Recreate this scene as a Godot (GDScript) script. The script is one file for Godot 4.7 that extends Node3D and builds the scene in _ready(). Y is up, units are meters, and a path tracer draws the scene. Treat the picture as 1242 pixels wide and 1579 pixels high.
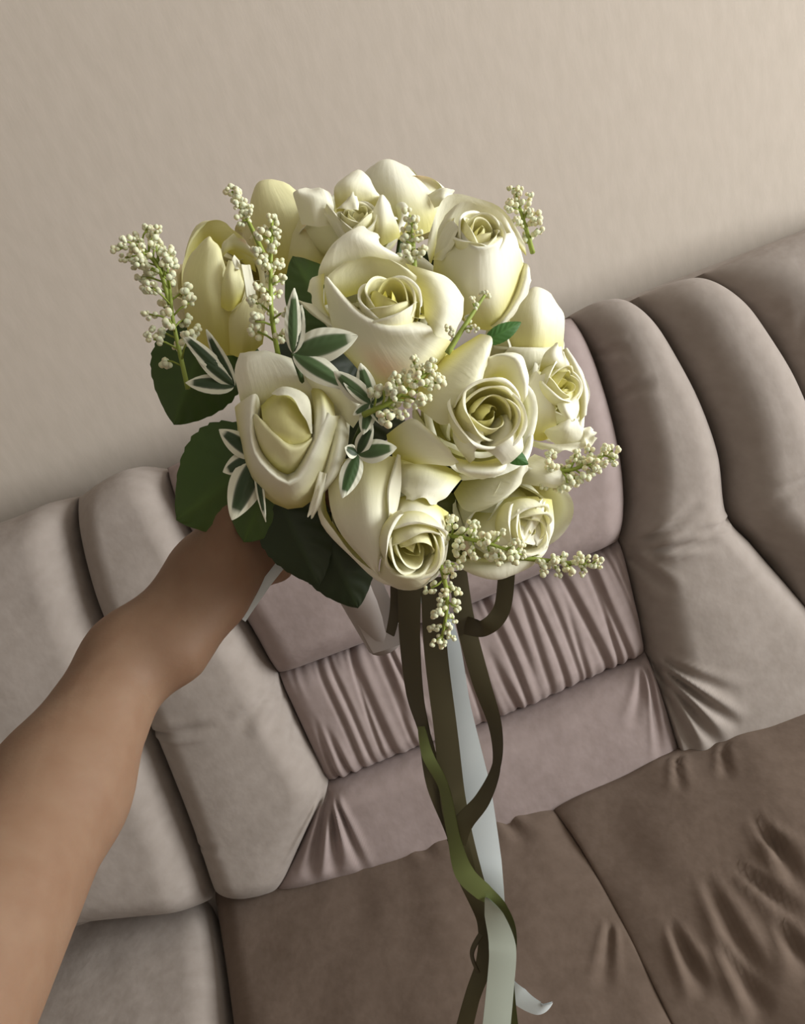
extends Node3D
# A hand holding a rose bouquet in front of a sofa. Units are metres, y is up, the wall behind the sofa is z = 0.

const F := 1288.0                      # focal length in pixels of a 1242 x 1579 frame
const PITCH := 32.0
const ROLL := 21.0
const EYE := Vector3(0, 1.565, 1.314)
var cr: Vector3
var cu: Vector3
var cf: Vector3
var rng := RandomNumberGenerator.new()
var bouquet: Node3D
var bo: Vector3                         # where the bouquet node stands
var M := {}

# ------------------------------------------------------------------ helpers
func at(x: float, y: float, d: float) -> Vector3:
	return EYE + (cr * ((x - 621.0) / F) + cu * ((789.5 - y) / F) + cf) * d

func ray(x: float, y: float) -> Vector3:
	return cr * ((x - 621.0) / F) + cu * ((789.5 - y) / F) + cf

func hit(x: float, y: float, p0: Vector3, n: Vector3) -> Vector3:
	var r := ray(x, y)
	return EYE + r * ((p0 - EYE).dot(n) / r.dot(n))

func view(x: float, y: float, z: float) -> Vector3:      # a direction given as right, up, towards the viewer
	return (cr * x + cu * y - cf * z).normalized()

func srgb(r: float, g: float, b: float) -> Color:
	return Color(r, g, b).srgb_to_linear()

func obj(called: String, m: Mesh, mat: Material, parent: Node = null) -> MeshInstance3D:
	var o := MeshInstance3D.new()
	o.name = called
	o.mesh = m
	o.material_override = mat
	o.cast_shadow = GeometryInstance3D.SHADOW_CASTING_SETTING_DOUBLE_SIDED
	(parent if parent else self).add_child(o, true)
	return o

func tag(o: Node, label: String, category := "", group := "") -> void:
	o.set_meta("label", label)
	if category:
		o.set_meta("category", category)
	if group:
		o.set_meta("group", group)

func struct(called: String, m: Mesh, mat: Material) -> MeshInstance3D:
	var o := obj(called, m, mat)
	o.set_meta("kind", "structure")
	return o

func mesh_of(v: PackedVector3Array, ix: PackedInt32Array, uv := PackedVector2Array(), col := PackedColorArray()) -> ArrayMesh:
	var st := SurfaceTool.new()
	st.begin(Mesh.PRIMITIVE_TRIANGLES)
	for i in v.size():
		if uv.size():
			st.set_uv(uv[i])
		if col.size():
			st.set_color(col[i])
		st.set_smooth_group(0)
		st.add_vertex(v[i])
	for i in ix:
		st.add_index(i)
	st.generate_normals()
	return st.commit()

func grid_index(nu: int, nv: int, flip := false) -> PackedInt32Array:   # vertices stored as j * (nu + 1) + i
	var ix := PackedInt32Array()
	for j in nv:
		for i in nu:
			var a := j * (nu + 1) + i
			var b := a + 1
			var c := a + nu + 1
			var d := c + 1
			ix.append_array([a, b, c, b, d, c] if not flip else [a, c, b, b, c, d])
	return ix

func box_mesh(lo: Vector3, hi: Vector3) -> ArrayMesh:
	var st := SurfaceTool.new()
	st.begin(Mesh.PRIMITIVE_TRIANGLES)
	var b := BoxMesh.new()
	b.size = hi - lo
	st.append_from(b, 0, Transform3D(Basis(), (lo + hi) / 2.0))
	return st.commit()

func boxes_mesh(list: Array) -> ArrayMesh:
	var st := SurfaceTool.new()
	st.begin(Mesh.PRIMITIVE_TRIANGLES)
	for l in list:
		var b := BoxMesh.new()
		b.size = l[1] - l[0]
		st.append_from(b, 0, Transform3D(Basis(), (l[0] + l[1]) / 2.0))
	return st.commit()

func cat(a: Vector3, b: Vector3, c: Vector3, d: Vector3, t: float) -> Vector3:
	return 0.5 * (2.0 * b + (c - a) * t + (2.0 * a - 5.0 * b + 4.0 * c - d) * t * t + (3.0 * b - a - 3.0 * c + d) * t * t * t)

func smooth_line(p: Array, n: int) -> Array:            # n + 1 points evenly along a Catmull-Rom curve through p
	var fine := []
	for i in p.size() - 1:
		var a: Vector3 = p[maxi(i - 1, 0)]
		var d: Vector3 = p[mini(i + 2, p.size() - 1)]
		for k in 12:
			fine.append(cat(a, p[i], p[i + 1], d, k / 12.0))
	fine.append(p[-1])
	var len := [0.0]
	for i in fine.size() - 1:
		len.append(len[-1] + (fine[i + 1] - fine[i]).length())
	var out := []
	var k := 0
	for i in n + 1:
		var want: float = len[-1] * i / n
		while k < fine.size() - 2 and len[k + 1] < want:
			k += 1
		var span: float = maxf(len[k + 1] - len[k], 1e-9)
		out.append(fine[k].lerp(fine[k + 1], clampf((want - len[k]) / span, 0, 1)))
	return out

func tube(pts: Array, radii: Array, sides := 7) -> ArrayMesh:
	var v := PackedVector3Array()
	var n := pts.size()
	var side := Vector3.ZERO
	for i in n:
		var t: Vector3 = (pts[mini(i + 1, n - 1)] - pts[maxi(i - 1, 0)]).normalized()
		if i == 0:
			side = t.cross(Vector3.UP if absf(t.y) < 0.9 else Vector3.RIGHT).normalized()
		side = (side - t * side.dot(t)).normalized()
		var up := t.cross(side)
		var r: float = radii[i] if i < radii.size() else radii[-1]
		for k in sides + 1:
			var a := TAU * k / sides
			v.append(pts[i] + (side * cos(a) + up * sin(a)) * r)
	var ix := grid_index(sides, n - 1, true)
	for e in [0, n - 1]:
		var c := v.size()
		v.append(pts[e])
		for k in sides:
			var a: int = e * (sides + 1) + k
			ix.append_array([c, a, a + 1] if e == 0 else [c, a + 1, a])
	return mesh_of(v, ix)

# ------------------------------------------------------------------ materials
func noise_tex(freq: float, size: int, normal: bool, strength := 1.0, octaves := 4, seed := 1, ramp: Gradient = null, w := 0) -> NoiseTexture2D:
	var n := FastNoiseLite.new()
	n.seed = seed
	n.noise_type = FastNoiseLite.TYPE_SIMPLEX_SMOOTH
	n.frequency = freq
	n.fractal_octaves = octaves
	var t := NoiseTexture2D.new()
	t.width = w if w else size
	t.height = size
	t.seamless = true
	t.noise = n
	t.as_normal_map = normal
	t.bump_strength = strength
	if ramp:
		t.color_ramp = ramp
	return t

func ramp2(a: Color, b: Color) -> Gradient:
	var g := Gradient.new()
	g.set_color(0, a)
	g.set_color(1, b)
	return g

func mat(c: Color, rough := 0.8) -> StandardMaterial3D:
	var m := StandardMaterial3D.new()
	m.albedo_color = c
	m.roughness = rough
	m.cull_mode = BaseMaterial3D.CULL_DISABLED
	return m

func velour(c: Color, seed: int) -> StandardMaterial3D:
	var m := mat(c, 1.0)
	m.metallic_specular = 0.06
	m.rim_enabled = true
	m.rim = 0.4
	m.rim_tint = 0.6
	m.albedo_texture = noise_tex(0.02, 1024, false, 1.0, 6, seed, ramp2(Color(0.90, 0.895, 0.885), Color(1, 1, 1)))
	m.uv1_triplanar = true
	m.uv1_world_triplanar = true
	m.uv1_scale = Vector3.ONE * 1.7
	m.normal_enabled = true
	m.normal_texture = noise_tex(0.08, 512, true, 1.5, 3, seed + 5)
	m.normal_scale = 0.18
	return m

func make_materials() -> void:
	var w := mat(Color(0.815, 0.77, 0.725), 0.92)
	w.metallic_specular = 0.25
	w.albedo_texture = noise_tex(0.012, 1024, false, 1.0, 4, 3, ramp2(Color(0.965, 0.965, 0.96), Color(1, 1, 1)))
	w.uv1_triplanar = true
	w.uv1_world_triplanar = true
	w.uv1_scale = Vector3(4.0, 1.2, 4.0)
	w.normal_enabled = true
	w.normal_texture = noise_tex(0.05, 1024, true, 3.0, 4, 9)
	w.normal_scale = 0.07
	M.wall = w
	M.paint = mat(Color(0.74, 0.73, 0.71), 0.9)
	M.plaster = mat(Color(0.66, 0.62, 0.58), 0.9)
	M.floor = mat(Color(0.42, 0.33, 0.26), 0.6)
	M.frame_white = mat(Color(0.9, 0.9, 0.88), 0.4)
	var g := mat(Color(1, 1, 1, 0.06), 0.02)
	g.transparency = BaseMaterial3D.TRANSPARENCY_ALPHA
	M.glass = g
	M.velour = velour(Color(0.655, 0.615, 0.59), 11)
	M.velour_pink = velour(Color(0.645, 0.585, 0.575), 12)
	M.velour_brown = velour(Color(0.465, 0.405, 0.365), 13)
	var p := mat(Color(1, 1, 1), 0.46)
	p.vertex_color_use_as_albedo = true
	p.backlight_enabled = true
	p.backlight = Color(0.46, 0.45, 0.30)
	p.metallic_specular = 0.35
	p.normal_enabled = true
	p.normal_texture = noise_tex(0.012, 256, true, 4.0, 4, 21)
	p.uv1_scale = Vector3(3, 0.7, 1)
	p.normal_scale = 0.5
	M.petal = p
	var l := mat(Color(1, 1, 1), 0.5)
	l.vertex_color_use_as_albedo = true
	l.backlight_enabled = true
	l.backlight = Color(0.03, 0.05, 0.02)
	M.leaf = l
	M.stem = mat(Color(0.56, 0.62, 0.26), 0.6)
	M.dark_stem = mat(Color(0.22, 0.30, 0.12), 0.6)
	M.bud = mat(Color(0.90, 0.88, 0.74), 0.8)
	M.bud.subsurf_scatter_enabled = true
	M.bud.subsurf_scatter_strength = 0.2
	M.olive = mat(Color(0.275, 0.25, 0.16), 0.45)
	M.wrap = mat(Color(0.66, 0.62, 0.60), 0.5)
	M.green_ribbon = mat(Color(0.37, 0.40, 0.22), 0.42)
	M.white_ribbon = mat(Color(0.86, 0.89, 0.90), 0.4)
	M.white_ribbon.backlight_enabled = true
	M.white_ribbon.backlight = Color(0.25, 0.25, 0.25)
	M.sheer_ribbon = mat(Color(0.72, 0.75, 0.70), 0.4)
	var s := mat(Color(0.53, 0.425, 0.345), 0.6)
	s.albedo_texture = noise_tex(0.01, 512, false, 1.0, 4, 31, ramp2(Color(0.93, 0.89, 0.87), Color(1, 1, 1)))
	s.uv1_triplanar = true
	s.uv1_world_triplanar = true
	s.uv1_scale = Vector3.ONE * 8.0
	s.subsurf_scatter_enabled = true
	s.subsurf_scatter_strength = 0.15
	s.metallic_specular = 0.35
	s.normal_enabled = true
	s.normal_texture = noise_tex(0.09, 512, true, 2.0, 4, 33)
	s.normal_scale = 0.12
	M.skin = s

# ------------------------------------------------------------------ sofa
func q(d: float, r: float, e: float) -> float:
	var k := 1.0 - clampf(d / r, 0, 1)
	return e + (1.0 - e) * sqrt(1.0 - k * k)

func edge(p: Array, n: int, p0: Vector3, nrm: Vector3) -> Array:
	var w := []
	for a in p:
		w.append(hit(a[0], a[1], p0, nrm))
	return smooth_line(w, n)

# A padded cushion over a four-sided outline on a plane: top, bottom, left and right edges given in pixels of the frame.
# o: high, round, crown, soft (how much each edge stays up: left, right, top, bottom as [from, to] pairs), folds [ax, ay, bx, by, width, depth], pleats
func cushion(called: String, parent: Node, material: Material, p0: Vector3, nrm: Vector3, top: Array, bottom: Array, left: Array, right: Array, o: Dictionary) -> MeshInstance3D:
	var nu: int = o.get("nu", 72)
	var nv: int = o.get("nv", 72)
	var tl = top[0]
	var tr = top[-1]
	var bl = bottom[0]
	var br = bottom[-1]
	var T := edge(top, 96, p0, nrm)
	var B := edge(bottom, 96, p0, nrm)
	var L := edge([tl] + left + [bl], 96, p0, nrm)
	var R := edge([tr] + right + [br], 96, p0, nrm)
	var high: float = o.get("high", 0.06)
	var rad: float = o.get("round", 0.07)
	var crown: float = o.get("crown", 0.02)
	var soft: Dictionary = o.get("soft", {})
	var folds := []
	for f in o.get("folds", []):
		folds.append([hit(f[0], f[1], p0, nrm), hit(f[2], f[3], p0, nrm), f[4], f[5] * (1.5 if f[5] > 0 else 1.0)])
	var noise := FastNoiseLite.new()
	noise.seed = o.get("seed", 5)
	noise.frequency = 5.0
	noise.fractal_octaves = 2
	var pleat: float = o.get("pleat", 0.0)
	var creases := []
	if pleat > 0.0:
		var rr := RandomNumberGenerator.new()
		rr.seed = 19
		for i in 26:
			creases.append([0.02 + 0.56 * (i + rr.randf_range(-0.4, 0.4)) / 26.0, rr.randf_range(-0.025, 0.012), rr.randf_range(0.0028, 0.0055), rr.randf_range(0.45, 1.1), [0.0, 0.5, 1.0, 0.5][rr.randi() % 4], rr.randf_range(0.5, 0.95)])
	var skirt: float = o.get("skirt", 0.05)
	var v := PackedVector3Array()
	for j in nv + 1:
		var tv := float(j) / nv
		tv = lerpf(tv, 0.5 - 0.5 * cos(PI * tv), 0.6)
		for i in nu + 1:
			var tu := float(i) / nu
			tu = lerpf(tu, 0.5 - 0.5 * cos(PI * tu), 0.6 if pleat == 0.0 else 0.15)
			var a: Vector3 = pick(T, tu)
			var b: Vector3 = pick(B, tu)
			var c: Vector3 = pick(L, tv)
			var d: Vector3 = pick(R, tv)
			var p: Vector3 = a * (1 - tv) + b * tv + c * (1 - tu) + d * tu - (T[0] * (1 - tu) * (1 - tv) + T[96] * tu * (1 - tv) + B[0] * (1 - tu) * tv + B[96] * tu * tv)
			var W := (d - c).length()
			var H := (b - a).length()
			var el := soft_at(soft.get("left", [0, 0]), tv)
			var er := soft_at(soft.get("right", [0, 0]), tv)
			var et := soft_at(soft.get("top", [0, 0]), tu)
			var eb := soft_at(soft.get("bottom", [0, 0]), tu)
			var k := q(tu * W, rad, el) * q((1 - tu) * W, rad, er) * q(tv * H, o.get("round_top", rad), et) * q((1 - tv) * H, o.get("round_bottom", rad), eb)
			var h: float = high * k + crown * 16.0 * tu * (1 - tu) * tv * (1 - tv) * k
			h += noise.get_noise_2d(p.x, p.y * 0.8 - p.z * 0.6) * o.get("lumps", 0.0035) * k
			for f in folds:
				var ab: Vector3 = f[1] - f[0]
				var s: float = clampf((p - f[0]).dot(ab) / ab.length_squared(), 0, 1)
				var off: Vector3 = p - (f[0] + ab * s)
				var w: float = f[2] * (0.5 + 0.7 * s)
				if off.length() > w * 5.0:
					continue
				var sd := off.length() * signf(ab.cross(off).dot(nrm))
				var fade: float = (1.0 - s * s) * smoothstep(-0.02, 0.1, s) if f[3] > 0 else sin(PI * clampf(s, 0.0, 1.0))
				if s <= 0.0 or s >= 1.0:
					fade *= exp(-pow(off.length() / w, 2.0))
				h += absf(f[3]) * fade * (-exp(-pow(sd / w, 2.0)) + 0.6 * exp(-pow((absf(sd) - 2.0 * w) / w, 2.0)))
			if pleat > 0.0:
				for f in creases:
					var x: float = tu * W - f[0] - f[1] * (tv - 0.5) - 0.004 * sin(tv * 3.0 + f[0] * 90.0)
					if absf(x) > 0.03:
						continue
					var fade: float = lerpf(1.0 - smoothstep(0.2, f[5], tv), smoothstep(1.0 - f[5], 0.85, tv), f[4]) if f[4] != 0.5 else 0.85
					h -= pleat * f[3] * fade * (exp(-pow(x / f[2], 2.0)) - 0.55 * exp(-pow((x - 2.2 * f[2]) / (1.5 * f[2]), 2.0)))
				h -= 0.35 * pleat * pow(absf(2.0 * tv - 1.0), 4.0) * (0.5 + 0.5 * sin(tu * W * TAU / 0.017 + 3.0 * noise.get_noise_2d(tu * W * 3.0, 0.0)))
			v.append(p + nrm * h)
	var ix := grid_index(nu, nv)
	# walls down from the rim
	var rim := []
	for i in nu:
		rim.append(i)
	for j in nv:
		rim.append(j * (nu + 1) + nu)
	for i in nu:
		rim.append(nv * (nu + 1) + nu - i)
	for j in nv:
		rim.append((nv - j) * (nu + 1))
	var first := v.size()
	for r in rim:
		v.append(v[r] - nrm * skirt)
	for k in rim.size():
		var k2 := (k + 1) % rim.size()
		ix.append_array([rim[k], first + k, rim[k2], rim[k2], first + k, first + k2])
	return obj(called, mesh_of(v, ix), material, parent)

func soft_at(e: Array, t: float) -> float:              # [at start, at end] or [at start, from, to, at end]
	if e.size() == 2:
		return lerpf(e[0], e[1], t)
	return lerpf(e[0], e[3], smoothstep(e[1], e[2], t))

func pick(l: Array, t: float) -> Vector3:
	var x := clampf(t, 0, 1) * (l.size() - 1)
	var i := mini(int(x), l.size() - 2)
	return l[i].lerp(l[i + 1], x - i)

func build_sofa() -> void:
	var sofa := Node3D.new()
	sofa.name = "sofa"
	add_child(sofa)
	tag(sofa, "large taupe velour sofa with padded channel backrest and pleated panel, against the wall", "sofa")
	var b0 := Vector3(0, 0.42, 0.42)
	var bn := Vector3(0, 0.30, 0.63).normalized()
	# carcass behind and under the cushions
	var prof := [Vector2(0.04, 0.03), Vector2(0.04, 0.985), Vector2(0.06, 1.01), Vector2(0.095, 1.015), Vector2(0.125, 0.99), Vector2(0.40, 0.40), Vector2(0.43, 0.37), Vector2(0.86, 0.37), Vector2(0.90, 0.34), Vector2(0.90, 0.03)]
	var st := SurfaceTool.new()
	st.begin(Mesh.PRIMITIVE_TRIANGLES)
	st.set_smooth_group(-1)
	var flat := PackedVector2Array(prof)
	var tri := Geometry2D.triangulate_polygon(flat)
	for x in [-1.35, 1.35]:
		for k in tri.size() / 3:
			for m in 3:
				var p: Vector2 = prof[tri[k * 3 + (m if x < 0 else 2 - m)]]
				st.add_vertex(Vector3(x, p.y, p.x))
	for k in prof.size():
		var a: Vector2 = prof[k]
		var b: Vector2 = prof[(k + 1) % prof.size()]
		for p in [Vector3(-1.35, a.y, a.x), Vector3(1.35, a.y, a.x), Vector3(-1.35, b.y, b.x), Vector3(-1.35, b.y, b.x), Vector3(1.35, a.y, a.x), Vector3(1.35, b.y, b.x)]:
			st.add_vertex(p)
	st.generate_normals()
	obj("sofa_frame", st.commit(), M.velour, sofa)

	var lc := [[140, 860], [165, 940], [205, 1030], [240, 1110], [285, 1220], [322, 1325]]
	var lc2 := [[295, 800], [345, 895], [388, 960], [430, 1035], [470, 1118], [508, 1200]]
	var rc := [[915, 565], [945, 670], [957, 760], [952, 830], [970, 910], [992, 1003], [1018, 1090]]
	var rc2 := [[1030, 545], [1070, 620], [1098, 700], [1112, 790], [1150, 835], [1195, 890], [1238, 960], [1268, 1030]]
	var rc3 := [[1165, 510], [1215, 590], [1250, 680], [1275, 800], [1310, 920]]
	cushion("head_pillow", sofa, M.velour_pink, b0, bn, [[258, 722], [420, 645], [620, 572], [800, 510], [882, 490]], [[430, 1037], [560, 988], [700, 938], [830, 882], [952, 834]],
		[[290, 800], [345, 895], [388, 960]], [[915, 565], [945, 670], [957, 760]], {"high": 0.075, "round": 0.05, "crown": 0.02, "round_bottom": 0.045})
	cushion("pleated_panel", sofa, M.velour_pink, b0, bn, [[430, 1033], [560, 984], [700, 934], [830, 878], [952, 830]], [[508, 1202], [650, 1145], [800, 1090], [900, 1045], [992, 1005]],
		[[470, 1118]], [[970, 910]], {"high": 0.045, "round": 0.035, "crown": 0.012, "pleat": 0.0075, "nu": 260, "nv": 48, "lumps": 0.003, "soft": {"left": [0.35, 0.35], "right": [0.35, 0.35]}})
	cushion("lower_panel", sofa, M.velour_pink, b0, bn, [[508, 1198], [650, 1141], [800, 1086], [900, 1041], [992, 1001]], [[425, 1365], [560, 1340], [700, 1312], [850, 1285], [950, 1240], [1045, 1190]],
		[[475, 1265], [448, 1320]], [[1018, 1090]], {"high": 0.06, "round": 0.05, "crown": 0.01, "soft": {"left": [0.2, 0.8], "right": [0.3, 0.9]},
		"nu": 150, "nv": 90, "folds": [[508, 1206, 480, 1330, 0.008, 0.012], [512, 1206, 520, 1325, 0.008, 0.010], [518, 1206, 565, 1318, 0.006, 0.007], [985, 1015, 1000, 1150, 0.006, 0.006], [978, 1020, 955, 1100, 0.008, 0.004]]})
	cushion("back_channel", sofa, M.velour, b0, bn, [[122, 768], [165, 738], [205, 722], [258, 728]], [[332, 1372], [380, 1370], [425, 1365]], lc, lc2 + [[475, 1265], [448, 1320]],
		{"high": 0.08, "round": 0.055, "crown": 0.014, "nv": 120, "soft": {"right": [0.0, 0.72, 0.85, 0.55]},
		"folds": [[242, 1112, 350, 1082, 0.006, 0.008], [430, 1040, 380, 1090, 0.008, 0.005], [440, 1060, 425, 1110, 0.008, 0.005], [455, 1085, 460, 1130, 0.006, 0.004], [500, 1210, 448, 1325, 0.006, 0.010], [310, 1290, 350, 1262, 0.006, 0.003]]})
	cushion("back_channel", sofa, M.velour, b0, bn, [[-160, 870], [-40, 822], [30, 795], [75, 776], [118, 768]], [[-160, 1480], [-40, 1450], [60, 1420], [140, 1405], [230, 1395], [328, 1385]], [[-170, 1000], [-170, 1200]], lc,
		{"high": 0.085, "round": 0.06, "crown": 0.02, "nv": 110})
	cushion("back_channel", sofa, M.velour, b0, bn, [[878, 488], [915, 468], [950, 462], [985, 478]], [[1045, 1192], [1130, 1160], [1210, 1125], [1292, 1095]], rc, rc2,
		{"high": 0.075, "round": 0.058, "crown": 0.02, "nv": 140, "nu": 84, "soft": {"left": [0.0, 0.72, 0.9, 0.8], "right": [0.0, 0.6, 0.8, 0.85]},
		"folds": [[955, 838, 1050, 770, 0.007, 0.006], [955, 842, 1070, 820, 0.006, 0.007], [1108, 795, 1040, 815, 0.006, 0.006], [958, 850, 1010, 900, 0.008, 0.006], [992, 1008, 1110, 1095, 0.007, 0.011], [996, 1016, 1085, 1130, 0.007, 0.010], [1000, 1020, 1050, 1155, 0.007, 0.008], [1000, 1002, 1110, 1050, 0.008, 0.005], [930, 620, 985, 590, 0.008, 0.004], [905, 550, 950, 545, 0.007, 0.004]]})
	cushion("back_channel", sofa, M.velour, b0, bn, [[985, 458], [1030, 438], [1072, 430], [1112, 447]], [[1292, 1095], [1350, 1072], [1420, 1050]], rc2, rc3,
		{"high": 0.08, "round": 0.07, "crown": 0.016, "nv": 120, "soft": {"left": [0.0, 0.6, 0.8, 0.85]},
		"folds": [[1265, 700, 1150, 758, 0.006, 0.008], [1118, 800, 1150, 860, 0.01, 0.006]]})
	cushion("back_channel", sofa, M.velour, b0, bn, [[1085, 422], [1160, 388], [1250, 352], [1420, 292]], [[1420, 1050], [1500, 1010], [1600, 960]], rc3, [[1480, 400], [1560, 700]],
		{"high": 0.075, "round": 0.085, "crown": 0.012, "nv": 100, "folds": [[1195, 560, 1160, 470, 0.01, 0.004], [1225, 590, 1242, 500, 0.01, 0.004]]})
	# seat
	var s0 := Vector3(0, 0.40, 0.42)
	var sn := Vector3.UP
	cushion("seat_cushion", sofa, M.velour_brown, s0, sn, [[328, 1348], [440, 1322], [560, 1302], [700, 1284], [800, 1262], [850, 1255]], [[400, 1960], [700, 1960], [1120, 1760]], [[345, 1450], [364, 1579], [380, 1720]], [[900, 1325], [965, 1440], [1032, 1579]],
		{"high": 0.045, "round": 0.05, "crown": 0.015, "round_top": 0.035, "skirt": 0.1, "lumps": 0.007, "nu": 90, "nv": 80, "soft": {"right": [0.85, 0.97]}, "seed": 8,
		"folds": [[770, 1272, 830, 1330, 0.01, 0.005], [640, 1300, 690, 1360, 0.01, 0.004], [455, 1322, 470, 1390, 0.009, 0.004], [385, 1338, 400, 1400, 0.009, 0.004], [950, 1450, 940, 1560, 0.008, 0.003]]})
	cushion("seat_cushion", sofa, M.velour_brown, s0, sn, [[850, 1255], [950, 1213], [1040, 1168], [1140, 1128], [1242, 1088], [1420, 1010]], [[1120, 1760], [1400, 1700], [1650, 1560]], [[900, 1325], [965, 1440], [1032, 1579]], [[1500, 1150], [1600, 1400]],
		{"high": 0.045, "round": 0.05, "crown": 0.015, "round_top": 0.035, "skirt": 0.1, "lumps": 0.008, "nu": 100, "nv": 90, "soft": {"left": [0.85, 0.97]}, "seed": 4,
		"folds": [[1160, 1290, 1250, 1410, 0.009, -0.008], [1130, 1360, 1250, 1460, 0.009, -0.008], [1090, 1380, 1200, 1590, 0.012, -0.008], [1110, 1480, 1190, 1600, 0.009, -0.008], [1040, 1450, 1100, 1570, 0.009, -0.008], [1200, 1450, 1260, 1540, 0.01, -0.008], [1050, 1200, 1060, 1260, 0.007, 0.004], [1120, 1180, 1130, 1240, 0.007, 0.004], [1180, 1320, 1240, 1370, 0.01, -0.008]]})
	cushion("seat_cushion", sofa, M.velour, s0, sn, [[-60, 1455], [60, 1415], [140, 1390], [240, 1376], [322, 1374]], [[-120, 1960], [200, 1960], [385, 1900]], [[-80, 1700]], [[340, 1450], [354, 1579], [370, 1720]],
		{"high": 0.045, "round": 0.05, "crown": 0.015, "round_top": 0.035, "skirt": 0.1, "lumps": 0.006, "seed": 3, "folds": [[140, 1395, 165, 1440, 0.01, 0.005]]})

# ------------------------------------------------------------------ flowers
func bez(a: Vector2, b: Vector2, c: Vector2, d: Vector2, t: float) -> Vector2:
	var s := 1.0 - t
	return a * s * s * s + b * 3.0 * s * s * t + c * 3.0 * s * t * t + d * t * t * t

# o: phi, half (half angle), rb (belly), rl (lip), h, roll (how far the lip turns over), lip (its length), spiral, wave, drop
func petal(o: Dictionary, R: float, sq: float) -> ArrayMesh:
	var nu := 20
	var body := 13
	var nv := 20
	var v := PackedVector3Array()
	var c := PackedColorArray()
	var uv := PackedVector2Array()
	v.resize((nu + 1) * (nv + 1))
	c.resize(v.size())
	uv.resize(v.size())
	var ph: float = o.get("ph", 0.0)
	var inner: Color = o.inner
	var outer: Color = o.outer
	var lean: float = o.get("lean", 0.0)
	for i in nu + 1:
		var u := 2.0 * i / nu - 1.0
		var top: float = 1.0 - o.get("drop", 0.25) * pow(absf(u), 2.6) + lean * u
		var turn: float = o.roll * (0.75 + 0.45 * smoothstep(0.0, 0.55, absf(u + 0.15 * sin(ph)))) * (1.0 + 0.25 * sin(u * 3.0 + ph))
		var reach: float = o.lip * (1.0 - 0.75 * pow(absf(u), 3.0))
		var p := Vector2.ZERO
		var dir := Vector2.UP
		for j in nv + 1:
			var t := 0.0
			if j <= body:
				t = top * float(j) / body
				var nxt := bez(Vector2(0.05, 0), Vector2(o.rb * 1.1, 0.0), Vector2(o.rb * 1.2, o.h * 0.55), Vector2(o.rl, o.h), t)
				if j > 0:
					dir = (nxt - p).normalized()
				p = nxt
			else:
				t = top
				dir = dir.rotated(-turn / (nv - body))
				p += dir * reach / (nv - body)
			var tv := float(j) / nv
			var w: float = o.half * (0.30 + 0.70 * sin(minf(t * 1.5, 1.0) * PI / 2)) * (1.0 - 0.10 * float(maxi(j - body, 0)) / (nv - body))
			var a: float = o.phi + u * w
			var e2 := smoothstep(0.6, 1.0, absf(u)) * smoothstep(0.3, 1.0, t)
			var x: float = p.x * (1.0 + o.spiral * u) + o.side * e2 * e2 + o.wave * sin(u * 3.5 + ph) * t * t
			var y: float = p.y - o.side * 0.5 * e2 * e2 + o.wave * 0.8 * sin(u * 4.2 + ph * 1.7) * t * t
			var k := j * (nu + 1) + i
			v[k] = Vector3(x * cos(a), y, x * sin(a) * sq) * R
			uv[k] = Vector2(u * 0.5 + 0.5, tv)
			var col := inner.lerp(outer, smoothstep(0.10, 0.80, tv))
			if o.has("pink"):
				col = col.lerp(srgb(0.94, 0.76, 0.66), o.pink * smoothstep(0.6, 0.95, tv) * smoothstep(0.5, 0.0, absf(u - 0.2)))
			c[k] = col
	return mesh_of(v, grid_index(nu, nv), uv, c)

func frame_for(axis: Vector3, roll: float) -> Basis:
	var side := cr - axis * cr.dot(axis)
	if side.length() < 0.2:
		side = cu - axis * cu.dot(axis)
	side = side.normalized()
	return Basis(side, axis, side.cross(axis)).rotated(axis, roll)

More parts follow.
